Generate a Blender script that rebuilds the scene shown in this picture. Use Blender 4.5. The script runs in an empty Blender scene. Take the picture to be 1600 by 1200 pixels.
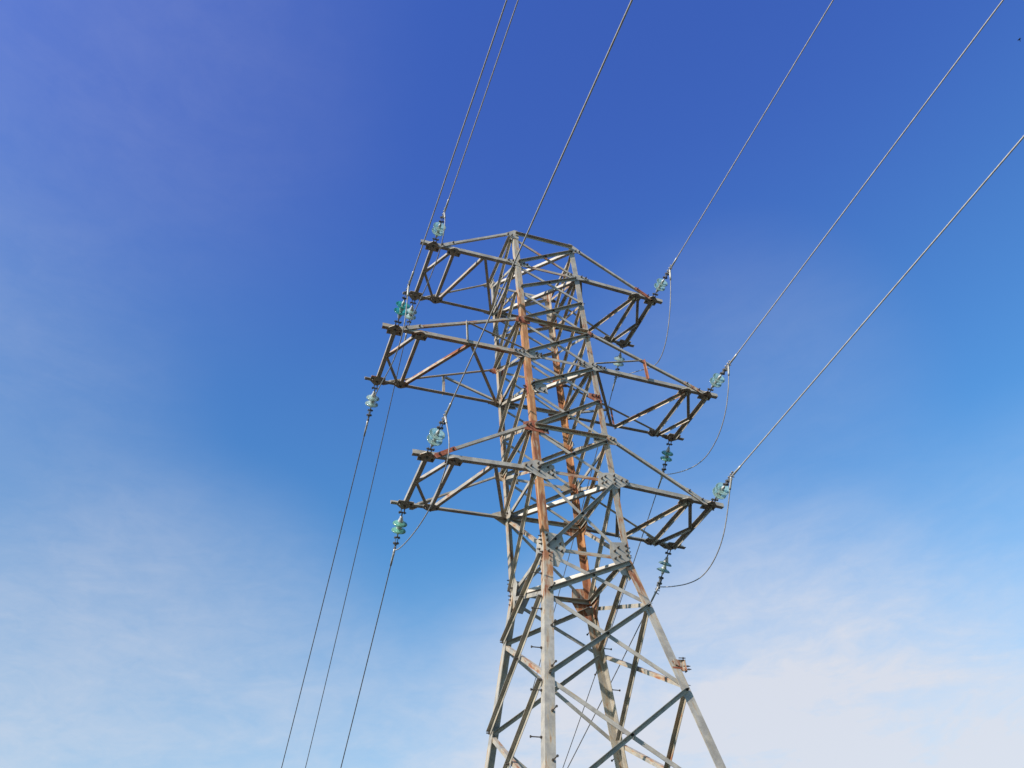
import bpy, bmesh, math, random
from mathutils import Vector, Matrix
random.seed(7)
sc = bpy.context.scene
COL = sc.collection
V = Vector
GZ = 1.36                      # height of the ground in the survey's own coordinates

# ------------------------------------------------------------------ camera
cd = bpy.data.cameras.new("camera"); cam = bpy.data.objects.new("camera", cd); COL.objects.link(cam)
cd.sensor_width = 36; cd.lens = 36 * 1308.6 / 1600; cd.clip_end = 6000; cd.clip_start = 0.05
CAM = V((-6.0475, -12.3396, 2.9588 - GZ))
cam.matrix_world = (Matrix.Translation(CAM) @ Matrix.Rotation(-0.4024, 4, 'Z')
                    @ Matrix.Rotation(2.302, 4, 'X') @ Matrix.Rotation(-0.0851, 4, 'Z'))
sc.camera = cam

# ------------------------------------------------------------------ light
SUN_DIR = V((-0.90, -0.41, 0.60)).normalized()          # towards the sun
sun_el = math.asin(SUN_DIR.z); sun_rot = math.atan2(SUN_DIR.x, SUN_DIR.y)
sl = bpy.data.lights.new("sun", 'SUN'); sl.energy = 4.8; sl.angle = math.radians(0.53); sl.color = (1, 0.92, 0.82)
so = bpy.data.objects.new("sun", sl); COL.objects.link(so)
so.rotation_euler = SUN_DIR.to_track_quat('Z', 'Y').to_euler(); so.location = SUN_DIR * 60

wd = bpy.data.worlds.new("World"); sc.world = wd; wd.use_nodes = True
nt = wd.node_tree; nt.nodes.clear()
def N(nt, t, **kw):
    n = nt.nodes.new(t)
    for k, v in kw.items(): setattr(n, k, v)
    return n
def math_node(nt, op, a, b=None, clamp=False):
    n = N(nt, 'ShaderNodeMath', operation=op, use_clamp=clamp)
    for i, x in enumerate((a, b)):
        if x is None: continue
        if isinstance(x, (int, float)): n.inputs[i].default_value = x
        else: nt.links.new(x, n.inputs[i])
    return n.outputs[0]
def maprange(nt, x, a, b, c=0.0, d=1.0, smooth=True):
    n = N(nt, 'ShaderNodeMapRange', interpolation_type='SMOOTHSTEP' if smooth else 'LINEAR')
    nt.links.new(x, n.inputs[0])
    for i, v in enumerate((a, b, c, d)): n.inputs[i + 1].default_value = v
    return n.outputs[0]
wout = N(nt, 'ShaderNodeOutputWorld')
sky = N(nt, 'ShaderNodeTexSky', sky_type='NISHITA', sun_disc=False)
sky.sun_elevation = sun_el; sky.sun_rotation = sun_rot
sky.altitude = 200; sky.air_density = 1.0; sky.dust_density = 0.6; sky.ozone_density = 2.5
hsv = N(nt, 'ShaderNodeHueSaturation'); hsv.inputs['Saturation'].default_value = 1.15
hsv.inputs['Value'].default_value = 1.5; hsv.inputs['Hue'].default_value = 0.503
nt.links.new(sky.outputs[0], hsv.inputs['Color'])
bg = N(nt, 'ShaderNodeBackground'); bg.inputs['Strength'].default_value = 0.15
# thin high cloud, laid out by direction in the sky
tc = N(nt, 'ShaderNodeTexCoord')
gz = N(nt, 'ShaderNodeSeparateXYZ'); nt.links.new(tc.outputs['Generated'], gz.inputs[0])
air = N(nt, 'ShaderNodeValToRGB'); nt.links.new(gz.outputs[2], air.inputs[0])                             # cyan low down, violet blue high up
air.color_ramp.interpolation = 'B_SPLINE'
air_stops = ((0.25, (0.80, 1.12, 0.98)), (0.48, (0.74, 1.14, 1.12)), (0.67, (0.74, 1.03, 1.25)), (0.82, (0.66, 0.74, 1.31)))
air.color_ramp.elements[0].position = air_stops[0][0]; air.color_ramp.elements[1].position = air_stops[3][0]
for p_, c_ in air_stops[1:3]: air.color_ramp.elements.new(p_)
for i_, (p_, c_) in enumerate(air_stops): air.color_ramp.elements[i_].color = (*(q / 1.5 for q in c_), 1)
tm = N(nt, 'ShaderNodeMix', data_type='RGBA', blend_type='MULTIPLY'); tm.inputs[0].default_value = 1.0
nt.links.new(hsv.outputs[0], tm.inputs[6]); nt.links.new(air.outputs[0], tm.inputs[7]); nt.links.new(tm.outputs[2], bg.inputs['Color'])
def noise_at(scale, detail, vec_scale=(1, 1, 1), rot=(0, 0, 0), dist=0.0, rough=0.55):
    mp = N(nt, 'ShaderNodeMapping'); mp.inputs['Scale'].default_value = vec_scale; mp.inputs['Rotation'].default_value = rot
    nt.links.new(tc.outputs['Generated'], mp.inputs[0])
    n = N(nt, 'ShaderNodeTexNoise'); n.inputs['Scale'].default_value = scale; n.inputs['Detail'].default_value = detail
    n.inputs['Distortion'].default_value = dist; n.inputs['Roughness'].default_value = rough
    nt.links.new(mp.outputs[0], n.inputs['Vector']); return n.outputs['Fac']
soft = noise_at(3.2, 5, (1, 1, 1.3), (0.3, 0.5, 0.2), 0.6)
wisp = noise_at(6.0, 9, (1, 0.8, 3.2), (0.5, 0.9, 0.4), 0.7, 0.66)
def patch(c, a0, a1, amp):
    d = N(nt, 'ShaderNodeVectorMath', operation='DOT_PRODUCT'); nt.links.new(tc.outputs['Generated'], d.inputs[0])
    d.inputs[1].default_value = V(c).normalized()
    return math_node(nt, 'MULTIPLY', maprange(nt, d.outputs['Value'], math.cos(math.radians(a0)), math.cos(math.radians(a1))), amp)
veil = None
for c, a0, a1, amp in (((0.56, 0.79, 0.18), 25, 3, 0.70), ((0.80, 0.55, 0.16), 25, 4, 0.26), ((-0.05, 0.94, 0.32), 19, 2, 0.30), ((-0.36, 0.46, 0.80), 30, 3, 0.09),
                       ((-0.30, 0.80, 0.50), 19, 2, 0.11), ((0.32, 0.92, 0.18), 20, 3, 0.22), ((0.53, 0.59, 0.607), 14, 1, 0.09)):
    p_ = patch(c, a0, a1, amp)
    veil = p_ if veil is None else math_node(nt, 'ADD', veil, p_)
veil = math_node(nt, 'ADD', veil, maprange(nt, gz.outputs[2], 0.55, 0.22, 0.0, 0.26))
mott = noise_at(26.0, 8, (1, 0.7, 2.0), (0.4, 0.7, 0.6), 0.5, 0.65)
tex = math_node(nt, 'ADD', math_node(nt, 'MULTIPLY', soft, 0.7), math_node(nt, 'MULTIPLY', wisp, 0.8))   # about 1 on average
tex = math_node(nt, 'ADD', tex, math_node(nt, 'MULTIPLY', mott, 0.5))
dens = math_node(nt, 'MULTIPLY', veil, maprange(nt, tex, 0.62, 1.38, 0.62, 1.25))
dens = math_node(nt, 'MINIMUM', dens, 0.9)
cb = N(nt, 'ShaderNodeBackground'); cb.inputs['Color'].default_value = (0.555, 0.56, 0.605, 1); cb.inputs['Strength'].default_value = 1.0
mx = N(nt, 'ShaderNodeMixShader'); nt.links.new(dens, mx.inputs[0]); nt.links.new(bg.outputs[0], mx.inputs[1]); nt.links.new(cb.outputs[0], mx.inputs[2])
nt.links.new(mx.outputs[0], wout.inputs[0])
sc.view_settings.view_transform = 'Standard'; sc.view_settings.look = 'None'
sc.view_settings.gamma = 1; sc.view_settings.exposure = 0.42; sc.view_settings.use_curve_mapping = False

# ------------------------------------------------------------------ materials
def mat(name):
    m = bpy.data.materials.new(name); m.use_nodes = True
    return m, m.node_tree, m.node_tree.nodes['Principled BSDF']
def noise(nt, vec, scale, detail=5, rough=0.6, dist=0.0):
    n = N(nt, 'ShaderNodeTexNoise'); n.inputs['Scale'].default_value = scale; n.inputs['Detail'].default_value = detail
    n.inputs['Roughness'].default_value = rough; n.inputs['Distortion'].default_value = dist
    nt.links.new(vec, n.inputs['Vector']); return n.outputs['Fac']
def mixc(nt, f, a, b):
    n = N(nt, 'ShaderNodeMix', data_type='RGBA')
    if isinstance(f, float): n.inputs[0].default_value = f
    else: nt.links.new(f, n.inputs[0])
    for i, x in ((6, a), (7, b)):
        if isinstance(x, tuple): n.inputs[i].default_value = (*x, 1)
        else: nt.links.new(x, n.inputs[i])
    return n.outputs[2]

def steel_material():
    """Weathered galvanised steel. Each member's own colour swatch says how rusty it is (red: amount, green: how red the rust,
    blue: 1 where the rust belongs to the belt of the tower between the lower and the middle arms)."""
    m, nt, b = mat("galvanised_steel")
    oi = N(nt, 'ShaderNodeObjectInfo'); tc = N(nt, 'ShaderNodeTexCoord'); ge = N(nt, 'ShaderNodeNewGeometry')
    sp = N(nt, 'ShaderNodeSeparateColor'); nt.links.new(oi.outputs['Color'], sp.inputs[0])
    off = N(nt, 'ShaderNodeVectorMath', operation='ADD'); nt.links.new(tc.outputs['Object'], off.inputs[0])
    rv = N(nt, 'ShaderNodeCombineXYZ')
    for i, k in enumerate((31.0, 57.0, 83.0)): nt.links.new(math_node(nt, 'MULTIPLY', oi.outputs['Random'], k), rv.inputs[i])
    nt.links.new(rv.outputs[0], off.inputs[1])
    st = N(nt, 'ShaderNodeMapping'); st.inputs['Scale'].default_value = (1, 1, 0.16); nt.links.new(off.outputs[0], st.inputs[0])
    pz = N(nt, 'ShaderNodeSeparateXYZ'); nt.links.new(ge.outputs['Position'], pz.inputs[0])
    belt = math_node(nt, 'MULTIPLY', maprange(nt, pz.outputs[2], 7.7, 8.9), maprange(nt, pz.outputs[2], 16.9, 14.4))
    belt = math_node(nt, 'MULTIPLY', math_node(nt, 'MULTIPLY', belt, sp.outputs[2]), 0.50)
    amt = math_node(nt, 'ADD', sp.outputs[0], belt)
    streak = noise(nt, st.outputs[0], 17.0, 7, 0.62, 0.3)
    blot = noise(nt, off.outputs[0], 4.5, 6, 0.62)
    fine = noise(nt, off.outputs[0], 60.0, 4, 0.6)
    grain = math_node(nt, 'ADD', math_node(nt, 'MULTIPLY', streak, 1.7), math_node(nt, 'MULTIPLY', blot, 1.0))
    grain = math_node(nt, 'SUBTRACT', grain, 0.85)
    mask = maprange(nt, math_node(nt, 'ADD', grain, amt), 0.80, 1.20)
    tint = maprange(nt, math_node(nt, 'ADD', grain, amt), 0.62, 0.95)          # yellowish bloom round the rust
    zinc = mixc(nt, maprange(nt, blot, 0.35, 0.65), (0.265, 0.236, 0.20), (0.405, 0.366, 0.312))
    zinc = mixc(nt, maprange(nt, streak, 0.54, 0.70, 0, 0.7), zinc, (0.19, 0.165, 0.135))
    zinc = mixc(nt, maprange(nt, fine, 0.55, 0.75, 0, 0.25), zinc, (0.53, 0.48, 0.41))
    zinc = mixc(nt, math_node(nt, 'MULTIPLY', tint, 0.6), zinc, (0.43, 0.345, 0.225))
    patchy = noise(nt, st.outputs[0], 5.5, 6, 0.62, 0.6)
    orange = mixc(nt, maprange(nt, streak, 0.38, 0.60), (0.45, 0.235, 0.10), (0.29, 0.12, 0.048))
    orange = mixc(nt, maprange(nt, patchy, 0.47, 0.60, 0, 0.9), orange, (0.19, 0.062, 0.028))
    red = mixc(nt, maprange(nt, fine, 0.38, 0.66), (0.32, 0.085, 0.04), (0.17, 0.045, 0.025))
    rust = mixc(nt, sp.outputs[1], orange, red)
    col = mixc(nt, mask, zinc, rust)
    nt.links.new(col, b.inputs['Base Color'])
    nt.links.new(maprange(nt, mask, 0, 1, 0.52, 0.9), b.inputs['Roughness'])
    nt.links.new(maprange(nt, mask, 0, 1, 0.06, 0.0), b.inputs['Metallic'])
    bp = N(nt, 'ShaderNodeBump'); bp.inputs['Strength'].default_value = 0.10; bp.inputs['Distance'].default_value = 0.004
    nt.links.new(math_node(nt, 'ADD', fine, streak), bp.inputs['Height']); nt.links.new(bp.outputs[0], b.inputs['Normal'])
    return m
STEEL = steel_material()
def simple(name, c1, c2, scale, rough, metal=0.0):
    m, nt, b = mat(name); tc = N(nt, 'ShaderNodeTexCoord')
    f = noise(nt, tc.outputs['Object'], scale, 5)
    nt.links.new(mixc(nt, maprange(nt, f, 0.38, 0.64), c1, c2), b.inputs['Base Color'])
    b.inputs['Roughness'].default_value = rough; b.inputs['Metallic'].default_value = metal
    return m
BOLT = simple("bolt_steel", (0.05, 0.045, 0.042), (0.13, 0.10, 0.08), 40, 0.6, 0.3)
FITTING = simple("fitting_steel", (0.07, 0.068, 0.065), (0.24, 0.23, 0.22), 22, 0.5, 0.45)
CAPMAT = simple("cap_iron", (0.38, 0.38, 0.38), (0.55, 0.54, 0.53), 25, 0.5, 0.25)
PALE = simple("sleeve_metal", (0.34, 0.325, 0.305), (0.45, 0.43, 0.405), 15, 0.45, 0.3)
CONCRETE = simple("concrete", (0.30, 0.29, 0.27), (0.40, 0.39, 0.36), 6, 0.9)
def wire_material():
    m, nt, b = mat("stranded_conductor"); tc = N(nt, 'ShaderNodeTexCoord')
    f = noise(nt, tc.outputs['Object'], 9, 5)
    nt.links.new(mixc(nt, maprange(nt, f, 0.35, 0.65), (0.37, 0.335, 0.30), (0.47, 0.43, 0.39)), b.inputs['Base Color'])
    b.inputs['Roughness'].default_value = 0.55; b.inputs['Metallic'].default_value = 0.1
    return m
WIRE = wire_material()
DARKWIRE = simple("silhouette_conductor", (0.09, 0.085, 0.085), (0.16, 0.15, 0.145), 9, 0.6, 0.1)  # rear cables: their silhouetted, shaded look is put into the base colour
JUMPWIRE = simple("dull_conductor", (0.22, 0.205, 0.195), (0.32, 0.30, 0.285), 9, 0.6, 0.1)
def glass(name, col, clear=0.5):
    """Toughened insulator glass: part clear, part milky, with a reflecting skin."""
    m = bpy.data.materials.new(name); m.use_nodes = True; nt = m.node_tree; nt.nodes.clear()
    out = N(nt, 'ShaderNodeOutputMaterial')
    tr = N(nt, 'ShaderNodeBsdfTransparent'); tr.inputs[0].default_value = (*(c ** 0.25 for c in col), 1)
    tl = N(nt, 'ShaderNodeBsdfTranslucent'); tl.inputs[0].default_value = (*col, 1)
    df = N(nt, 'ShaderNodeBsdfDiffuse'); df.inputs[0].default_value = (*col, 1)
    gl = N(nt, 'ShaderNodeBsdfGlossy'); gl.inputs['Roughness'].default_value = 0.08
    body = N(nt, 'ShaderNodeMixShader'); body.inputs[0].default_value = 0.45; nt.links.new(tl.outputs[0], body.inputs[1]); nt.links.new(df.outputs[0], body.inputs[2])
    mix1 = N(nt, 'ShaderNodeMixShader'); mix1.inputs[0].default_value = 1 - clear; nt.links.new(tr.outputs[0], mix1.inputs[1]); nt.links.new(body.outputs[0], mix1.inputs[2])
    fr = N(nt, 'ShaderNodeFresnel'); fr.inputs[0].default_value = 1.45
    mix2 = N(nt, 'ShaderNodeMixShader'); nt.links.new(fr.outputs[0], mix2.inputs[0]); nt.links.new(mix1.outputs[0], mix2.inputs[1]); nt.links.new(gl.outputs[0], mix2.inputs[2])
    nt.links.new(mix2.outputs[0], out.inputs[0]); return m
GL_PALE = glass("pale_turquoise_glass", (0.70, 0.98, 0.89), 0.52)
GL_TEAL = glass("teal_glass", (0.10, 0.66, 0.54), 0.55)
GL_GREEN = glass("green_glass", (0.40, 0.86, 0.66), 0.55)
GL_CLEAR = glass("clear_greenish_glass", (0.62, 0.94, 0.82), 0.66)
GL_WHITE = glass("whitish_glass", (0.74, 0.95, 0.88), 0.58)

def ground_material():
    m, nt, b = mat("dry_grass_ground"); tc = N(nt, 'ShaderNodeTexCoord')
    a = noise(nt, tc.outputs['Object'], 0.05, 6); c = noise(nt, tc.outputs['Object'], 1.5, 6)
    g = mixc(nt, maprange(nt, a, 0.4, 0.6), (0.042, 0.036, 0.024), (0.024, 0.028, 0.014))
    nt.links.new(mixc(nt, maprange(nt, c, 0.4, 0.7), g, (0.055, 0.046, 0.034)), b.inputs['Base Color'])
    b.inputs['Roughness'].default_value = 0.95
    return m

# ------------------------------------------------------------------ mesh helpers
def link_mesh(name, verts, faces, material, parent=None, matrix=None, smooth=False, rust=None):
    me = bpy.data.meshes.new(name); me.from_pydata([tuple(v) for v in verts], [], faces); me.update()
    bm = bmesh.new(); bm.from_mesh(me); bmesh.ops.recalc_face_normals(bm, faces=bm.faces); bm.to_mesh(me); bm.free()
    me.materials.append(material)
    if smooth:
        for p in me.polygons: p.use_smooth = True
    o = bpy.data.objects.new(name, me); COL.objects.link(o)
    if parent: o.parent = parent
    if matrix is not None: o.matrix_local = matrix
    if rust is not None: o.color = (*rust, 1)
    return o
def empty(name, loc=(0, 0, 0), parent=None):
    o = bpy.data.objects.new(name, None); COL.objects.link(o); o.location = loc; o.empty_display_size = 0.2
    if parent: o.parent = parent
    return o
def tag(o, label, cat, group=None):
    o['label'] = label; o['category'] = cat
    if group: o['group'] = group
    return o
class MB:
    def __init__(s): s.v = []; s.f = []
    def prism(s, poly, e):                       # poly: list of Vectors, e: extrusion vector
        n = len(poly); b = len(s.v); s.v += [V(p) for p in poly] + [V(p) + e for p in poly]
        s.f.append(tuple(range(b, b + n))); s.f.append(tuple(range(b + 2 * n - 1, b + n - 1, -1)))
        for i in range(n): j = (i + 1) % n; s.f.append((b + i, b + j, b + n + j, b + n + i))
    def tube(s, pts, r, k=8, cap=True):
        pts = [V(p) for p in pts]; b = len(s.v); n = len(pts)
        rr = r if isinstance(r, (list, tuple)) else [r] * n
        t0 = (pts[1] - pts[0]).normalized(); up = V((0, 0, 1)) if abs(t0.z) < 0.9 else V((1, 0, 0))
        u = t0.cross(up).normalized()
        for i, p in enumerate(pts):
            t = (pts[min(i + 1, n - 1)] - pts[max(i - 1, 0)]).normalized()
            u = (u - t * u.dot(t)).normalized(); w = t.cross(u)
            for j in range(k):
                a = 2 * math.pi * j / k; s.v.append(p + (u * math.cos(a) + w * math.sin(a)) * rr[i])
        for i in range(n - 1):
            for j in range(k):
                q = (j + 1) % k; s.f.append((b + i * k + j, b + i * k + q, b + (i + 1) * k + q, b + (i + 1) * k + j))
        if cap: s.f.append(tuple(range(b, b + k))); s.f.append(tuple(range(b + n * k - 1, b + (n - 1) * k - 1, -1)))
    def lathe(s, prof, k=28, close=False):       # (r, z) along local z
        b = len(s.v); n = len(prof)
        for r, z in prof:
            for j in range(k): a = 2 * math.pi * j / k; s.v.append(V((r * math.cos(a), r * math.sin(a), z)))
        for i in range(n if close else n - 1):
            i2 = (i + 1) % n
            for j in range(k):
                q = (j + 1) % k; s.f.append((b + i * k + j, b + i * k + q, b + i2 * k + q, b + i2 * k + j))
        if not close: s.f.append(tuple(range(b, b + k))); s.f.append(tuple(range(b + n * k - 1, b + (n - 1) * k - 1, -1)))
    def box(s, c, d):
        c = V(c); x, y, z = (q / 2 for q in d)
        s.prism([c + V(p) for p in ((-x, -y, -z), (x, -y, -z), (x, y, -z), (-x, y, -z))], V((0, 0, d[2])))
    def build(s, name, material, parent=None, matrix=None, smooth=False, rust=None):
        return link_mesh(name, s.v, s.f, material, parent, matrix, smooth, rust)
def frame_from(o, x, y, z):
    m = Matrix((x, y, z)).transposed().to_4x4(); m.translation = o; return m
def angle(name, P, Q, u, v, w, t, parent, rust=(0.1, 0, 0), w2=None):
    """An L-section from P to Q: heel on the line P-Q, one leg along u and one along v."""
    P = V(P); Q = V(Q); z = (Q - P); L = z.length; z.normalize()
    x = V(u); x = (x - z * x.dot(z)).normalized()
    y = V(v); y = (y - z * y.dot(z)); y = (y - x * y.dot(x)).normalized()
    s = 1 if x.cross(y).dot(z) > 0 else -1
    w2 = w2 or w
    prof = [(0, 0), (w, 0), (w, t), (t, t), (t, w2), (0, w2)]
    mb = MB(); mb.prism([V((a, s * b, 0)) for a, b in prof], V((0, 0, L)))
    return mb.build(name, STEEL, parent, frame_from(P, x, s * y, z), rust=rust)

# ------------------------------------------------------------------ setting
gmb = MB(); R = 3000
rings = [0, 6, 15, 40, 120, 400, 1200, R]
gv = [V((0, 0, 0))]; gf = []; K = 48
for r in rings[1:]:
    for j in range(K):
        a = 2 * math.pi * j / K; gv.append(V((r * math.cos(a), r * math.sin(a), 0)))
for j in range(K): gf.append((0, 1 + j, 1 + (j + 1) % K))
for i in range(len(rings) - 2):
    for j in range(K):
        q = (j + 1) % K; gf.append((1 + i * K + j, 1 + (i + 1) * K + j, 1 + (i + 1) * K + q, 1 + i * K + q))
g = link_mesh("ground", gv, gf, ground_material()); g['kind'] = 'structure'

# ------------------------------------------------------------------ the tower
ZL = [19.1263, 18.0624, 16.1543, 15.1268, 13.1496, 12.1269, 10.4521, 9.4999, 7.9838, 6.1, 3.9]
ZL = [z - GZ for z in ZL]
Z0, Z1, Z2, Z3, Z4, Z5, Z6, Z7, Z8, Z9, Z10 = ZL
ZM1 = 17.18 - GZ; ZM3 = 14.2 - GZ
HT, HW, S2, ASP = 0.7639, 0.7921, 0.1587, 1.0568
def half(z):
    return HT + (HW - HT) * (Z0 - z) / (Z0 - Z6) if z >= Z6 else HW + S2 * (Z6 - z)
SG = {'A': (-1, -1), 'B': (1, -1), 'C': (1, 1), 'D': (-1, 1)}
def heel(L, z):
    h = half(z); sx, sy = SG[L]
    return V((sx * (h + 0.03), sy * (h * ASP + 0.03), z))
FACES = {'front': (V((0, -1, 0)), V((1, 0, 0)), 'A', 'B'), 'right': (V((1, 0, 0)), V((0, 1, 0)), 'B', 'C'),
         'back': (V((0, 1, 0)), V((-1, 0, 0)), 'C', 'D'), 'left': (V((-1, 0, 0)), V((0, -1, 0)), 'D', 'A')}
tower = empty("power_pylon", (0, 0, 0))
tag(tower, "rusty galvanised steel lattice pylon with three pairs of crossarms, standing alone against the sky", "pylon")
rnd = random.uniform

# bolts: the hundred that show largest are sub-parts or parts of their own, the others one mesh
bolt_mesh = None
n_bolt = 0; rest = MB()
def bolt_geo(mb, m4=None):
    b0 = len(mb.v)
    hexa = [V((0.021 * math.cos(math.pi / 3 * i), 0.021 * math.sin(math.pi / 3 * i), 0.0)) for i in range(6)]
    mb.prism(hexa, V((0, 0, 0.022)))
    mb.tube([V((0, 0, 0.0215)), V((0, 0, 0.058))], 0.0115, 6)
    if m4 is not None:
        for i in range(b0, len(mb.v)): mb.v[i] = m4 @ mb.v[i]
def bolt(pos, n, parent=None, own=True, pm=None):
    global bolt_mesh, n_bolt
    n = V(n).normalized(); q = n.to_track_quat('Z', 'Y').to_matrix().to_4x4(); q.translation = V(pos)
    if own and n_bolt < 98:
        if bolt_mesh is None:
            mb = MB(); bolt_geo(mb); o = mb.build("bolt", BOLT); bolt_mesh = o.data
        else:
            o = bpy.data.objects.new("bolt", bolt_mesh); COL.objects.link(o)
        o.parent = parent or tower
        o.matrix_local = (pm.inverted() @ q) if parent else q
        n_bolt += 1
    else: bolt_geo(rest, q)

# legs: a lighter angle above the waist splice, a heavier one below
for L, rust_up, rust_lo in (('A', (0.25, 0.0, 1), (0.19, 0, 0.8)), ('B', (0.20, 0.1, 0.4), (0.17, 0, 0.85)), ('C', (0.36, 0.0, 1.0), (0.22, 0, 0.5)), ('D', (0.22, 0, 0.4), (0.2, 0, 0.3))):
    sx, sy = SG[L]
    angle("leg", heel(L, Z6 - 0.05), heel(L, Z0 + 0.06), (-sx, 0, 0), (0, -sy, 0), 0.125, 0.011, tower, rust_up)
    e = V((sx * 0.004, sy * 0.004, 0))
    angle("leg", heel(L, 0.0) + e, heel(L, Z6 - 0.06) + e, (-sx, 0, 0), (0, -sy, 0), 0.16, 0.013, tower, rust_lo)
    mb = MB(); c = heel(L, 0); mb.prism([V((c.x + a, c.y + b, -0.3)) for a, b in ((-.45, -.45), (.45, -.45), (.45, .45), (-.45, .45))], V((0, 0, 0.62)))
    mb.build("footing", CONCRETE, tower)

def face_node(f, side, z, inset=0.07):
    n, r, l1, l2 = FACES[f]
    return heel(l1, z) + r * inset if side == 0 else heel(l2, z) - r * inset
def flat_brace(name, f, P, Q, outer, w, t, rust, lift=0.0):
    """A brace in a face of the tower: bolted outside the legs with its outstanding leg outward, or inside them turned inward."""
    n = FACES[f][0]; a = (Q - P).normalized(); s = a.cross(n)
    if s.z < 0: s = -s
    off = n * (0.014 + lift) if outer else -n * (0.016 + lift)
    return angle(name, P + off + s * (w / 2), Q + off + s * (w / 2), -s, n if outer else -n, w, t, tower, rust)
PANELS = [Z0 - 0.05, Z1, ZM1, Z2, Z3, ZM3, Z4, Z5, Z6, Z7, Z8, Z9, Z10, 0.35]
redd = {('front', 0, 0): (0.55, 0.55, 0)}
for f in FACES:
    n = FACES[f][0]
    for i in range(len(PANELS) - 1):
        za, zb = PANELS[i], PANELS[i + 1]
        if i == len(PANELS) - 2 and f in ('back', 'right'): continue
        w = 0.063 if i < 8 else 0.07
        zt = za - 0.10; zu = zb + 0.03
        if i >= 8: zt = za - 0.04 if i > 8 else za - 0.12; zu = zb + 0.04
        P, Q = face_node(f, 1, zt), face_node(f, 0, zu)
        r1 = (rnd(0.05, 0.2), rnd(0, 0.3), 0); r2 = (rnd(0.0, 0.16), 0, 0)
        if f == 'left': r1 = (rnd(0.12, 0.3), rnd(0.1, 0.6), 0); r2 = (rnd(0.08, 0.36), 0.2, 0)
        if f == 'right': r1 = (rnd(0.15, 0.38), 0.3, 0); r2 = (rnd(0.15, 0.36), 0.3, 0)
        if f == 'front' and i == 0: r2 = (0.42, 0.7, 0)
        flat_brace("diagonal_brace", f, P, Q, True, w, 0.007, r1)
        P2, Q2 = face_node(f, 0, zt), face_node(f, 1, zu)
        flat_brace("diagonal_brace", f, P2, Q2, False, w, 0.007, r2, 0.002)
        if f == 'front' and i < 11:
            k = 0.5 if i < 8 else (half(zt) / (half(zt) + half(zu)))
            bolt(P.lerp(Q, k) + n * 0.024, n)
            bolt(Q + n * 0.024, n); 
            if i not in (1, 4, 7, 8): bolt(P + n * 0.024, n)
        elif f == 'left' and i < 11:
            k = 0.5 if i < 8 else (half(zt) / (half(zt) + half(zu)))
            bolt(P.lerp(Q, k) + n * 0.024, n, own=False); bolt(P + n * 0.024, n, own=False); bolt(Q + n * 0.024, n, own=False)
    for z, outer, rr in ((Z0 - 0.0, True, (0.12, 0, 0)), (Z1, False, (0.5, 0.6, 0)), (Z2 - 0.02, True, (0.4, 0.2, 0)), (Z3, False, (0.05, 0, 0)),
                         (Z4 - 0.02, True, (0.28, 0.2, 0)), (Z5, False, (0.55, 0.35, 0)), (Z6, False, (0.46, 0.1, 0))):
        if f != 'front': rr = (rnd(0.05, 0.25), rnd(0, 0.4), 0)
        flat_brace("horizontal_strut", f, face_node(f, 0, z, 0.05), face_node(f, 1, z, 0.05), outer, 0.07, 0.007, rr, 0.010)
# plan bracing inside the body, corner to corner
for z in (Z0 - 0.06, Z1 - 0.06, Z3 - 0.06, Z5 - 0.06, Z6 - 0.06):
    P = heel('D', z) * 1.0; Q = heel('B', z) * 1.0
    P += V((0.06, -0.06, 0)); Q += V((-0.06, 0.06, 0))
    angle("plan_brace", P, Q, (0, 0, 1), (1, 1, 0), 0.075, 0.007, tower, (0.02, 0, 0))

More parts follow.
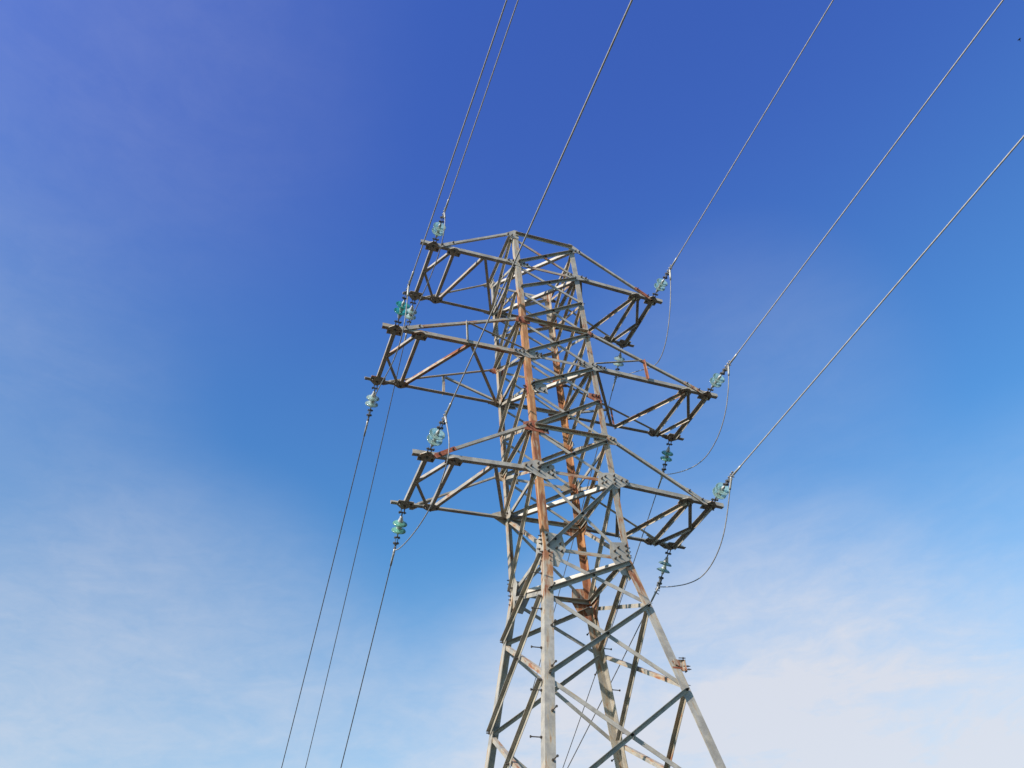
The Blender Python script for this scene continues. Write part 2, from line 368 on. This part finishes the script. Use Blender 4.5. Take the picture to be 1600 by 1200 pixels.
# gusset plates
def gusset(f, leg, z, poly, rust, bolts=(), lift=0.002, own=True, t=0.009, bolt_n=None):
    n, r, l1, l2 = FACES[f]
    if leg == 'C' and rust[0] < 0.3: rust = (0.55, 0.35, 0)  # leg C plates: real rust, raised further to paint in shade from other members
    d = -r if leg == l1 else r                    # away from the body, along the face
    o = heel(leg, z) - d * 0.06
    ex = d; ez = V((0, 0, 1)); M = frame_from(o + n * lift, ex, n, ez)
    mb = MB(); mb.prism([V((x, 0, y)) for x, y in poly], V((0, t, 0)))
    g = mb.build("gusset_plate", STEEL, tower, M, rust=rust)
    for x, y in bolts: bolt(o + ex * x + ez * y + n * (lift + t), n, g, own, M)
    return g
CL = (0.06, 0, 0); RED = (0.75, 0.95, 0); TAN = (0.33, 0, 0)
for L, f in (('A', 'front'), ('B', 'front'), ('C', 'back'), ('D', 'back')):
    fr = f == 'front'; A = L == 'A'
    gusset(f, L, Z0, [(0.30, -0.06), (0.02, 0.17), (-0.06, 0.17), (-0.08, -0.12), (0.0, -0.15), (0.28, -0.11)], CL, [(0.2, -0.07), (0.1, -0.08)], own=fr)
    gusset(f, L, Z1, [(0.30, 0.05), (0.06, 0.09), (-0.25, 0.05), (-0.32, -0.04), (-0.05, -0.12), (0.30, -0.03)], CL,
           [(0.24, 0.02), (0.13, 0.03), (-0.14, 0.02), (-0.22, 0.0), (-0.05, -0.06)], own=fr)
    gusset(f, L, Z2, [(0.24, -0.02), (0.0, 0.13), (-0.13, 0.08), (-0.13, -0.12), (0.05, -0.12), (0.22, -0.09)], RED if A or not fr else (0.55, 0.5, 0),
           [(0.12, -0.02), (0.12, -0.07), (-0.1, 0.03)], own=fr)
    gusset(f, L, Z3, [(0.32, 0.05), (0.0, 0.10), (-0.32, 0.08), (-0.36, -0.06), (-0.2, -0.09), (0.0, -0.13), (0.30, -0.03)], CL,
           [(0.27, 0.01), (0.18, 0.01), (0.09, 0.0), (0.0, 0.05), (-0.2, 0.04), (-0.3, 0.03), (-0.21, -0.04), (-0.3, -0.02)], own=fr)
    if A:
        gusset(f, L, ZM3, [(-0.01, 0.15), (-0.34, 0.12), (-0.36, -0.14), (-0.03, -0.10)], CL, [(-0.06, 0.08), (-0.06, 0.0), (-0.06, -0.06), (-0.18, -0.04), (-0.28, -0.08)])
    else:
        gusset(f, L, ZM3, [(0.06, 0.12), (-0.2, 0.12), (-0.24, 0.0), (0.02, -0.14), (0.06, -0.1)], RED if L == 'B' else TAN, [(-0.14, 0.06), (-0.06, 0.06), (0.0, 0.06)], own=fr)
    gusset(f, L, Z4, [(0.25, -0.04), (0.24, 0.06), (0.0, 0.14), (-0.1, 0.12), (-0.27, -0.03), (-0.28, -0.14), (0.22, -0.12)], RED if A else TAN,
           [(0.17, -0.01), (0.1, 0.01), (-0.18, -0.06), (-0.24, -0.06)], own=fr)
    gusset(f, L, Z5, [(0.34, 0.07), (0.05, 0.20), (-0.30, 0.13), (-0.34, -0.17), (-0.12, -0.22), (0.06, -0.18), (0.32, -0.02)], CL,
           [(0.27, 0.02), (0.17, 0.03), (0.02, 0.11), (0.02, 0.02), (0.02, -0.07), (-0.17, 0.06), (-0.25, 0.0), (-0.17, -0.07), (-0.25, -0.11)], own=fr)
    gusset(f, L, Z6, [(0.03, 0.32), (-0.30, 0.28), (-0.34, 0.0), (-0.16, -0.36), (0.03, -0.34)], (0.12, 0, 0),
           [(-0.16, 0.18), (-0.24, 0.1), (-0.16, 0.0), (-0.25, -0.05), (0.0, 0.24), (0.0, 0.14), (0.0, 0.04), (0.0, -0.08), (0.0, -0.18), (0.0, -0.28)], own=fr)
for L, f in (('A', 'left'), ('D', 'left'), ('B', 'right'), ('C', 'right')):
    for z, poly, rr, bl in ((Z0, [(0.06, 0.1), (-0.1, 0.1), (-0.2, -0.05), (-0.12, -0.14), (0.05, -0.14)], CL, [(0.0, 0.0)]),
                        (Z1, [(0.06, 0.1), (-0.18, 0.08), (-0.22, -0.08), (0.05, -0.16)], CL, [(-0.1, 0.0), (-0.02, 0.04)]),
                        (Z3, [(0.06, 0.1), (-0.2, 0.08), (-0.24, -0.1), (0.05, -0.18)], TAN, [(-0.12, 0.02), (-0.02, 0.04), (-0.02, -0.08)]),
                        (ZM3, [(0.06, 0.16), (-0.02, 0.16), (-0.14, 0.05), (-0.1, -0.12), (0.06, -0.2)], RED if L == 'A' else TAN, [(-0.04, 0.08), (-0.06, 0.02), (0.0, 0.02), (-0.02, -0.06)]),
                        (Z4, [(0.06, 0.1), (-0.16, 0.06), (-0.18, -0.1), (0.05, -0.16)], TAN, [(-0.08, 0.0), (0.0, -0.06)]),
                        (Z5, [(0.06, 0.15), (-0.22, 0.12), (-0.26, -0.12), (0.05, -0.22)], (0.2, 0, 0), [(-0.02, 0.08), (-0.02, 0.0), (-0.02, -0.08), (-0.12, 0.0)]),
                        (Z6, [(0.03, 0.32), (-0.2, 0.28), (-0.34, 0.0), (-0.12, -0.34), (0.03, -0.34)], (0.1, 0, 0),
                         [(0.0, 0.26), (0.0, 0.18), (0.0, 0.1), (0.0, -0.06), (0.0, -0.14), (0.0, -0.24), (-0.1, 0.05)])):
        gusset(f, L, z, poly, rr, bl, own=(L == 'A' and z == Z6))

# step bolts on two legs, turn about on the two flanges
def step_bolt(L, z, axis):
    sx, sy = SG[L]; h = heel(L, z)
    if axis == 'x': base = h + V((sx * 0.006, -sy * 0.11, 0)); d = V((sx, 0, 0))
    else: base = h + V((-sx * 0.11, sy * 0.006, 0)); d = V((0, sy, 0))
    mb = MB(); k = V((0, 0, 1)); x = d.cross(k)
    mb.tube([V((0, 0, 0)), V((0, 0, 0.16))], 0.009, 8)
    mb.prism([V((0.02 * math.cos(math.pi / 3 * i), 0.02 * math.sin(math.pi / 3 * i), 0.0)) for i in range(6)], V((0, 0, 0.02)))
    mb.prism([V((0.019 * math.cos(math.pi / 3 * i), 0.019 * math.sin(math.pi / 3 * i), 0.1595)) for i in range(6)], V((0, 0, 0.016)))
    mb.build("step_bolt", BOLT, tower, frame_from(base, x, d.cross(x), d))
for L in 'AC':
    for k in range(12):
        z = 9.95 - GZ - 0.36 * k
        step_bolt(L, z, 'xy'[k % 2] if L == 'A' else 'yx'[k % 2])

# ------------------------------------------------------------------ crossarms
ARM = {0: dict(z=Z1, zh=Z0, L=(2.27, 2.772, 3.07, 0.0), R=(2.32, 2.747, 3.04, -0.09)),
       1: dict(z=Z3, zh=Z2, L=(3.05, 3.557, 3.825, 0.0), R=(3.038, 3.544, 3.84, -0.06)),
       2: dict(z=Z5, zh=Z4, L=(2.38, 2.888, 3.16, -0.035), R=(2.375, 2.873, 3.18, -0.11))}
YT = 0.81
def arm_pt(l, s, fb, x, dz=0.0):
    """Point on the outer bottom edge of a chord at distance x from the tower's axis."""
    a = ARM[l]; k, p, e, rise = a[s]; h = half(a['z']); sx = -1 if s == 'L' else 1; sy = -1 if fb == 'F' else 1
    y0 = h * ASP + 0.03; t = (x - h) / (p - h)
    return V((sx * x, sy * (y0 + (YT + 0.02 - y0) * t), a['z'] - 0.035 + rise * t + dz))
RUSTS = {(0, 'L'): 0.12, (1, 'L'): 0.27, (2, 'L'): 0.10, (0, 'R'): 0.12, (1, 'R'): 0.17, (2, 'R'): 0.10}
UP = V((0, 0, 1))
for l in range(3):
    for s in 'LR':
        a = ARM[l]; k, p, e, rise = a[s]; h = half(a['z']); sx = -1 if s == 'L' else 1; ro = RUSTS[(l, s)]
        arm = empty("crossarm", (0, 0, 0), tower); X = V((sx, 0, 0))
        first, second = ('F', 'B') if s == 'L' else ('B', 'F')       # the web pattern is turned half round on the other side
        xm = h + 0.54 * (k - h)
        for fb in 'FB':
            sy = -1 if fb == 'F' else 1; inn = V((0, -sy, 0)); out = V((0, sy, 0))
            angle("chord", arm_pt(l, s, fb, h + 0.04), arm_pt(l, s, fb, e), UP, inn, 0.085, 0.008, arm, ((0.36, 0.7, 0) if (l, s, fb) == (1, 'L', 'F') else (ro * 0.8, 0.35, 0)))
            # hanger from the upper joint of the leg down to the chord
            L = {('L', 'F'): 'A', ('R', 'F'): 'B', ('L', 'B'): 'D', ('R', 'B'): 'C'}[(s, fb)]
            Pn = heel(L, a['zh'] - 0.05) + X * 0.12 + out * 0.013; Qn = arm_pt(l, s, fb, k + 0.22, 0.075) + out * 0.013
            angle("hanger", Pn, Qn, UP, inn, 0.056, 0.006, arm, (ro + rnd(-0.1, 0.12), 0.4, 0))
            ax = (Qn - Pn).normalized(); nn = out; sd = ax.cross(nn); sd = sd if sd.z > 0 else -sd
            M = frame_from(Qn - ax * 0.13 + nn * 0.001, ax, nn, sd)
            mb = MB(); mb.prism([V((-0.16, 0, -0.02)), V((0.30, 0, -0.055)), V((0.36, 0, -0.02)), V((0.3, 0, 0.045)), V((-0.14, 0, 0.065))], V((0, 0.008, 0)))
            hp = mb.build("hanger_plate", STEEL, arm, M, rust=RED if (l, s, fb) in ((2, 'L', 'F'), (0, 'R', 'F')) else (rnd(0.1, 0.45), 0.5, 0))
            for bx in (-0.08, 0.22): bolt(M @ V((bx, 0.008, 0.01)), nn, own=False)
            if l == 1:                                              # the long middle arms have a post and a stay in each chord
                f1 = 0.47 * h + 0.53 * (k + 0.2); tt = (f1 - Pn.x * sx) / (Qn.x * sx - Pn.x * sx); Hp = Pn.lerp(Qn, tt)
                angle("post", arm_pt(l, s, fb, f1, 0.02) + out * 0.02, V((Hp.x, Hp.y + sy * 0.007, Hp.z + 0.05)), (-sx, 0, 0), out, 0.05, 0.006, arm, (0.3 if s == 'L' else 0.6, 0.6, 0))
                angle("stay", Hp + V((-sx * 0.06, sy * 0.008, 0.0)), heel(L, a['z'] + 0.08) + X * 0.02 + out * 0.014, UP, out, 0.045, 0.006, arm, (0.12, 0, 0))
        # struts and web in the bottom plane
        dz = -0.016
        def web(name, P, Q, rust, w=0.056, dz=dz):
            P = P + V((0, 0, dz)); Q = Q + V((0, 0, dz)); ax = (Q - P).normalized(); sd = ax.cross(UP)
            if sd.x * sx < 0: sd = -sd
            if s == 'L': return angle(name, P + sd * w / 2, Q + sd * w / 2, -sd, UP, w, 0.006, arm, rust)
            return angle(name, P + sd * w / 2, Q + sd * w / 2, -sd, -UP, w, 0.006, arm, rust)
        yi = 0.05
        Fp, Bp = arm_pt(l, s, 'F', p) + V((0, yi, 0)), arm_pt(l, s, 'B', p) - V((0, yi, 0))
        Fk, Bk = arm_pt(l, s, 'F', k) + V((0, yi, 0)), arm_pt(l, s, 'B', k) - V((0, yi, 0))
        web("end_strut", Fp, Bp, (ro, 0.3, 0), 0.08, -0.022)
        web("cross_strut", Fk, Bk, (ro + 0.06, 0.4, 0), 0.07, -0.022)
        mid = Fp.lerp(Bp, 0.5)
        web("web_brace", Fk + X * 0.05, mid - X * 0.02, (ro, 0.4, 0), 0.06, -0.034)
        web("web_brace", mid - X * 0.02, Bk + X * 0.05, (ro, 0.2, 0), 0.06, -0.034)
        c1 = arm_pt(l, s, first, xm) + V((0, yi if first == 'F' else -yi, 0))
        K2 = Bk if second == 'B' else Fk
        LD = {('L', 'B'): 'D', ('R', 'F'): 'B'}[(s, second)]
        web("web_brace", c1, K2 - X * 0.05, (ro + 0.2, 0.35, 0), 0.068, -0.028)
        hd = heel(LD, a['z'] - 0.035 + rise * 0)
        web("web_brace", c1 - X * 0.05, hd + X * 0.06 + V((0, -0.05 if second == 'B' else 0.05, 0)), (ro, 0.1, 0), 0.066, -0.028)
        # plates under the chords at the knuckle and at the tip
        for fb in 'FB':
            sy = -1 if fb == 'F' else 1
            for x, tip in ((k, False), (p, True)):
                c = arm_pt(l, s, fb, x) + V((0, 0, -0.002))
                ow = 0.10 if tip else 0.05
                poly = [(-0.15, 0.18), (0.15, 0.18), (0.165, 0.03), (0.03, -ow), (-0.03, -ow), (-0.165, 0.03)]
                mb = MB(); mb.prism([V((px, -sy * py, 0)) for px, py in poly], V((0, 0, -0.012)))
                pl = mb.build("tip_plate" if tip else "joint_plate", STEEL, arm, Matrix.Translation(c), rust=(ro + rnd(0.0, 0.2), 0.4, 0))
                for bx, by in ((-0.11, 0.1), (0.11, 0.1), (0.0, 0.03)):
                    bolt(c + V((bx, -sy * by, -0.012)), (0, 0, -1), own=False)
rb = rest.build("bolts", BOLT, tower); rb['kind'] = 'stuff'

# ------------------------------------------------------------------ small rusty bracket clamped on a leg
zb = 8.36 - GZ
br = empty("clamp_bracket", heel('B', zb) + V((0.006, -0.006, 0)))
br.scale = (0.72, 0.72, 0.72)
tag(br, "small rusty clamp bracket strapped round the right leg below the crossarms", "bracket")
mb = MB()
for zz in (-0.075, 0.075):
    mb.prism([V((-0.19, -0.012, zz)), V((0.035, -0.012, zz)), V((0.035, 0.17, zz)), V((0.026, 0.17, zz)), V((0.026, -0.003, zz)), V((-0.19, -0.003, zz))], V((0, 0, 0.045 if zz < 0 else 0.03)))
mb.build("strap", STEEL, br, rust=(0.7, 0.9, 0))
mb = MB(); mb.prism([V((-0.15, -0.03, 0.02)), V((0.02, -0.03, -0.03)), V((0.06, -0.03, 0.12)), V((-0.15, -0.03, 0.14))], V((0, 0.012, 0)))
mb.build("plate", STEEL, br, rust=(0.45, 0.9, 0))
mb = MB(); mb.prism([V((0.035, -0.03, -0.12)), V((0.12, -0.07, -0.12)), V((0.16, -0.02, -0.12)), V((0.155, 0.06, -0.12)), V((0.14, 0.06, -0.12)), V((0.145, -0.015, -0.12)), V((0.115, -0.055, -0.12)), V((0.035, -0.016, -0.12))], V((0, 0, 0.24)))
mb.build("jaw", STEEL, br, rust=(0.5, 0.6, 0))
mb = MB(); mb.box((0.08, 0.01, -0.01), (0.08, 0.09, 0.17)); mb.build("dark_hollow", BOLT, br)  # dark solid block painting in the shade of the bracket's hollow
for pz, px in ((0.11, 0.05), (-0.02, 0.14), (-0.09, 0.15), (0.16, 0.06)):
    mb = MB(); mb.tube([V((px - 0.08, -0.05, pz)), V((px + 0.09, -0.05, pz + 0.01))], 0.011, 8)
    mb.prism([V((px + 0.02, -0.05 + 0.022 * math.cos(math.pi / 3 * i), pz + 0.005 + 0.022 * math.sin(math.pi / 3 * i))) for i in range(6)], V((0.022, 0, 0)))
    mb.build("clamp_bolt", BOLT, br)

# ------------------------------------------------------------------ insulator strings, conductors, jumpers
D_PROF = [(0.048, 0.0), (0.075, 0.006), (0.105, 0.018), (0.13, 0.034), (0.143, 0.050), (0.143, 0.058), (0.136, 0.060), (0.122, 0.047),
          (0.106, 0.052), (0.092, 0.040), (0.078, 0.050), (0.064, 0.034), (0.045, 0.028), (0.020, 0.030), (0.020, 0.004)]
CAP_PROF = [(0.006, -0.105), (0.024, -0.105), (0.031, -0.095), (0.032, -0.07), (0.040, -0.055), (0.050, -0.020), (0.055, -0.002), (0.052, 0.010), (0.016, 0.014), (0.014, 0.05), (0.006, 0.05)]
_shared = {}
def shared(key, build):
    if key not in _shared: _shared[key] = build()
    return _shared[key]
def string(P, Kp, gmat, label):
    d = (Kp - P); Ln = d.length; d.normalize()
    x = UP.cross(d).normalized(); y = d.cross(x)
    root = empty("insulator_string"); root.matrix_world = frame_from(P, x, y, d)
    tag(root, label, "insulator", "glass insulator strings at the crossarm tips")
    def part(name, key, fn, m, z=0.0, smooth=False):
        o0 = _shared.get(key)
        if o0 is None:
            mb = MB(); fn(mb); o = mb.build(name, m, root, smooth=smooth); _shared[key] = o.data
        else:
            me = o0
            if key == 'disc' and me.materials[0] != m:
                me = me.copy(); me.materials[0] = m
            o = bpy.data.objects.new(name, me); COL.objects.link(o); o.parent = root
        o.location = (0, 0, z); return o
    def shackle(mb):
        pts = [V((0.032, 0, 0.085))] + [V((0.032 * math.cos(math.pi * i / 10), 0, -0.005 - 0.03 * math.sin(math.pi * i / 10))) for i in range(11)] + [V((-0.032, 0, 0.085))]
        mb.tube(pts, 0.011, 8)
        mb.tube([V((-0.075, 0, 0.085)), V((0.075, 0, 0.085))], 0.014, 8)
        for q in (-0.052, 0.046): mb.prism([V((q, 0.028 * math.cos(math.pi / 3 * i), 0.085 + 0.028 * math.sin(math.pi / 3 * i))) for i in range(6)], V((0.02, 0, 0)))
    part("shackle", 'shackle', shackle, FITTING)
    part("ball_eye", 'eye', lambda mb: mb.tube([V((0, 0, 0.07)), V((0, 0, 0.1)), V((0, 0, 0.19))], [0.022, 0.014, 0.013], 8), FITTING)
    for z in (0.27, 0.415):
        part("cap", 'cap', lambda mb: mb.lathe(CAP_PROF, 16), CAPMAT, z, True)
        part("glass_disc", 'disc', lambda mb: mb.lathe(D_PROF, 32, True), gmat, z, True)
    part("socket_eye", 'socket', lambda mb: mb.lathe([(0.006, 0.0), (0.03, 0.0), (0.034, 0.03), (0.028, 0.065), (0.015, 0.08), (0.013, 0.14), (0.004, 0.14)], 14), CAPMAT, 0.465, True)
    def lnk(mb):
        for q in (-0.022, 0.016): mb.box((q + 0.003, 0, 0.08), (0.007, 0.045, 0.17))
        for z in (0.02, 0.14):
            mb.tube([V((-0.06, 0, z)), V((0.06, 0, z))], 0.012, 8)
            for q in (-0.048, 0.034): mb.prism([V((q, 0.026 * math.cos(math.pi / 3 * i), z + 0.026 * math.sin(math.pi / 3 * i))) for i in range(6)], V((0.018, 0, 0)))
    part("link_plate", 'link', lnk, FITTING, 0.60)
    def clampb(mb):
        mb.prism([V((-0.013, -0.02, 0.0)), V((-0.013, 0.03, 0.0)), V((-0.013, 0.045, 0.12)), V((-0.013, 0.02, Ln - 0.72)), V((-0.013, -0.03, Ln - 0.72)), V((-0.013, -0.05, 0.12))], V((0.026, 0, 0)))
        for z in (0.06, 0.15, 0.22):
            mb.tube([V((0, -0.07, z)), V((0, 0.07, z))], 0.010, 8)
            mb.prism([V((0.024 * math.cos(math.pi / 3 * i), 0.045, z + 0.024 * math.sin(math.pi / 3 * i))) for i in range(6)], V((0, 0.018, 0)))
    part("clamp", 'clamp%.2f' % Ln, clampb, FITTING, 0.735)
    return root
def catmull(pts, n=8):
    pts = [V(p) for p in pts]; out = []
    for i in range(len(pts) - 1):
        p0, p1, p2, p3 = pts[max(i - 1, 0)], pts[i], pts[i + 1], pts[min(i + 2, len(pts) - 1)]
        for j in range(n):
            t = j / n
            out.append(0.5 * ((2 * p1) + (p2 - p0) * t + (2 * p0 - 5 * p1 + 4 * p2 - p3) * t * t + (-p0 + 3 * p1 - 3 * p2 + p3) * t ** 3))
    return out + [pts[-1]]
def smooth_pts(p, it=2):
    p = [V(q) for q in p]
    for _ in range(it): p = [p[0]] + [(p[i - 1] + p[i] * 2 + p[i + 1]) / 4 for i in range(1, len(p) - 1)] + [p[-1]]
    return p
def take(pts, length, frm=0.0):
    out = []; acc = 0
    for i in range(len(pts)):
        if i: acc += (pts[i] - pts[i - 1]).length
        if acc >= frm: out.append(pts[i])
        if acc > frm + length and len(out) > 1: break
    return out
def wire_obj(name, pts, r, label, cat, group, sleeves, material=None):
    mb = MB(); mb.tube(pts, r, 10)
    o = mb.build(name, material or WIRE, smooth=True); tag(o, label, cat, group)
    for sp in sleeves:
        mb = MB(); n = len(sp); mb.tube(sp, [0.021] * (n - 1) + [0.019], 12); mb.build("sleeve", PALE, o, smooth=True)
    return o
ENDS = {'LF0': ((-2.809, -1.802, 17.943), 0.015), 'LF1': ((-3.541, -1.786, 15.345), 0.010), 'LF2': ((-2.851, -1.809, 12.167), 0.015),
        'RF0': ((2.73, -1.802, 17.943), 0.035), 'RF1': ((3.531, -1.805, 15.027), 0.040), 'RF2': ((2.763, -1.787, 11.948), 0.055),
        'LB0': ((-2.71, 1.804, 17.80), 0.010), 'LB1': ((-3.532, 1.731, 14.737), -0.015), 'LB2': ((-2.856, 1.657, 11.596), 0.005),
        'RB0': ((2.90, 1.713, 17.60), 0.050), 'RB1': ((3.653, 1.662, 14.613), -0.005), 'RB2': ((2.793, 1.486, 11.396), -0.180)}
SIDE = {'L': 'left', 'R': 'right'}; LEV = ('top', 'middle', 'bottom')
GM = {'LF0': (GL_PALE, 'pale turquoise'), 'LF1': (GL_TEAL, 'deep teal'), 'LF2': (GL_PALE, 'clear pale turquoise ringed'), 'RF0': (GL_PALE, 'pale turquoise'),
      'RF1': (GL_PALE, 'light turquoise'), 'RF2': (GL_PALE, 'pale aqua'), 'LB0': (GL_WHITE, 'whitish green'), 'LB1': (GL_WHITE, 'whitish'),
      'LB2': (GL_GREEN, 'bright green'), 'RB0': (GL_WHITE, 'pale green'), 'RB1': (GL_GREEN, 'dull green'), 'RB2': (GL_CLEAR, 'see-through greenish')}
KP = {}
for key, (kp, az) in ENDS.items():
    s, fb, l = key[0], key[1], int(key[2]); kp = V(kp) - V((0, 0, GZ)); KP[key] = kp
    P = arm_pt(l, s, fb, ARM[l][s][1]) + V((0, -0.085 if fb == 'F' else 0.085, -0.01))
    where = "front" if fb == 'F' else "rear"
    string(P, kp, GM[key][0], f"{GM[key][1]} two-disc glass insulator string, {where} of {LEV[l]} {SIDE[s]} crossarm tip")
    az_ = (math.pi if fb == 'F' else 0) + az
    hd = V((math.sin(az_), math.cos(az_), 0)); pts = []
    if fb == 'F':
        for i in range(81):
            x = 150 * (i / 80) ** 1.6; pts.append(kp + hd * x + UP * (-0.03 * x + 0.0002 * x * x))
        lab = f"grey overhead cable rising out of view from the front of {LEV[l]} {SIDE[s]} crossarm"
    else:
        for i in range(41):
            x = (17 if l == 0 else 13 if l == 1 else 10) * (i / 40); pts.append(kp + hd * x + UP * (-0.62 * x + 0.004 * x * x))
        lab = f"thin grey cable slanting down behind pylon from {LEV[l]} {SIDE[s]} crossarm"
    fine = [kp + (pts[-1] - pts[0]).normalized() * 0] 
    d0 = (pts[2] - pts[0]).normalized()
    sl_pts = [kp + d0 * t for t in (0.0, 0.1, 0.2, 0.36)]
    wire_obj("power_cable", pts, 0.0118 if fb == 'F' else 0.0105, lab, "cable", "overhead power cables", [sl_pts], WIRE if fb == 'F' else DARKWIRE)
JUMP = {'L0': [(-2.81, -1.84, 17.78), (-2.81, -1.86, 17.45), (-2.81, -1.72, 17.18), (-2.8, -1.39, 17.10), (-2.79, -1.0, 17.1), (-2.77, -0.49, 17.2), (-2.75, 0.24, 17.45), (-2.73, 0.95, 17.68), (-2.72, 1.5, 17.80)],
        'L1': [(-3.54, -1.70, 15.2), (-3.54, -1.64, 14.88), (-3.54, -1.58, 14.64), (-3.54, -1.4, 14.4), (-3.54, -1.12, 14.3), (-3.54, -0.72, 14.32), (-3.54, -0.23, 14.45), (-3.54, 0.36, 14.68), (-3.53, 0.96, 14.92), (-3.53, 1.35, 14.98), (-3.53, 1.58, 14.9)],
        'L2': [(-2.85, -1.92, 11.83), (-2.85, -2.03, 11.52), (-2.85, -2.02, 11.25), (-2.85, -1.85, 11.08), (-2.85, -1.5, 10.98), (-2.85, -1.2, 10.92), (-2.85, -0.8, 10.91), (-2.85, -0.2, 10.98), (-2.85, 0.6, 11.16), (-2.86, 1.25, 11.36), (-2.86, 1.55, 11.5)],
        'R0': [(2.74, -1.65, 17.47), (2.75, -1.45, 17.13), (2.77, -1.2, 16.74), (2.78, -0.92, 16.42), (2.8, -0.6, 16.24), (2.82, -0.28, 16.24), (2.83, -0.0, 16.4), (2.86, 0.53, 16.80), (2.88, 1.15, 17.22), (2.9, 1.6, 17.52)],
        'R1': [(3.53, -1.73, 14.84), (3.54, -1.57, 14.52), (3.55, -1.27, 14.14), (3.56, -0.96, 13.92), (3.57, -0.57, 13.78), (3.59, -0.19, 13.74), (3.6, 0.24, 13.82), (3.62, 0.74, 14.03), (3.64, 1.3, 14.34), (3.65, 1.58, 14.53)],
        'R2': [(2.76, -1.66, 11.76), (2.77, -1.47, 11.53), (2.77, -1.3, 11.3), (2.77, -1.09, 11.06), (2.77, -0.8, 10.88), (2.78, -0.42, 10.76), (2.78, -0.04, 10.74), (2.78, 0.38, 10.86), (2.79, 1.0, 11.13), (2.79, 1.36, 11.32)]}
for key, pts in JUMP.items():
    s, l = key[0], int(key[1])
    pp = [KP[s + 'F' + key[1]]] + [V(p) - V((0, 0, GZ)) for p in pts] + [KP[s + 'B' + key[1]]]
    cp = catmull(smooth_pts(pp, 1), 6)
    wire_obj("jumper_cable", cp, 0.0105, f"slack jumper cable looping below {LEV[l]} {SIDE[s]} crossarm between its two insulators", "cable", "jumper loops round the crossarm tips",
             [take(cp, 0.22)], JUMPWIRE)

# ------------------------------------------------------------------ a bird far up on the right
bd = V((0.634, 0.173, 0.754)).normalized(); bp = CAM + bd * 85
bird = empty("bird", bp); bird.rotation_euler = (0.3, 0.5, 2.4)
bird.scale = (0.75, 0.75, 0.75)
tag(bird, "tiny dark bird flying far off in the upper right of the sky", "bird")
bm_ = simple("dark_feathers", (0.012, 0.012, 0.016), (0.03, 0.028, 0.03), 20, 0.8)
mb = MB(); mb.tube([V((0, -0.17, 0)), V((0, -0.13, 0.0)), V((0, -0.06, 0)), V((0, 0.03, 0)), V((0, 0.10, 0.0)), V((0, 0.125, 0.01)), V((0, 0.155, 0.01)), V((0, 0.185, 0.0))], [0.02, 0.026, 0.045, 0.05, 0.035, 0.032, 0.026, 0.004], 10)
mb.build("body", bm_, bird, smooth=True)
for sgn in (-1, 1):
    mb = MB(); mb.prism([V((sgn * x, y, 0.02 + z)) for x, y, z in ((0.03, 0.08, 0), (0.16, 0.09, 0.05), (0.30, -0.03, 0.02), (0.17, -0.01, 0.04), (0.03, -0.05, 0))], V((0, 0, 0.012)))
    mb.build("wing", bm_, bird)
mb = MB(); mb.prism([V((-0.02, -0.15, 0)), V((0.02, -0.15, 0)), V((0.05, -0.26, 0)), V((-0.05, -0.26, 0))], V((0, 0, 0.008))); mb.build("tail", bm_, bird)
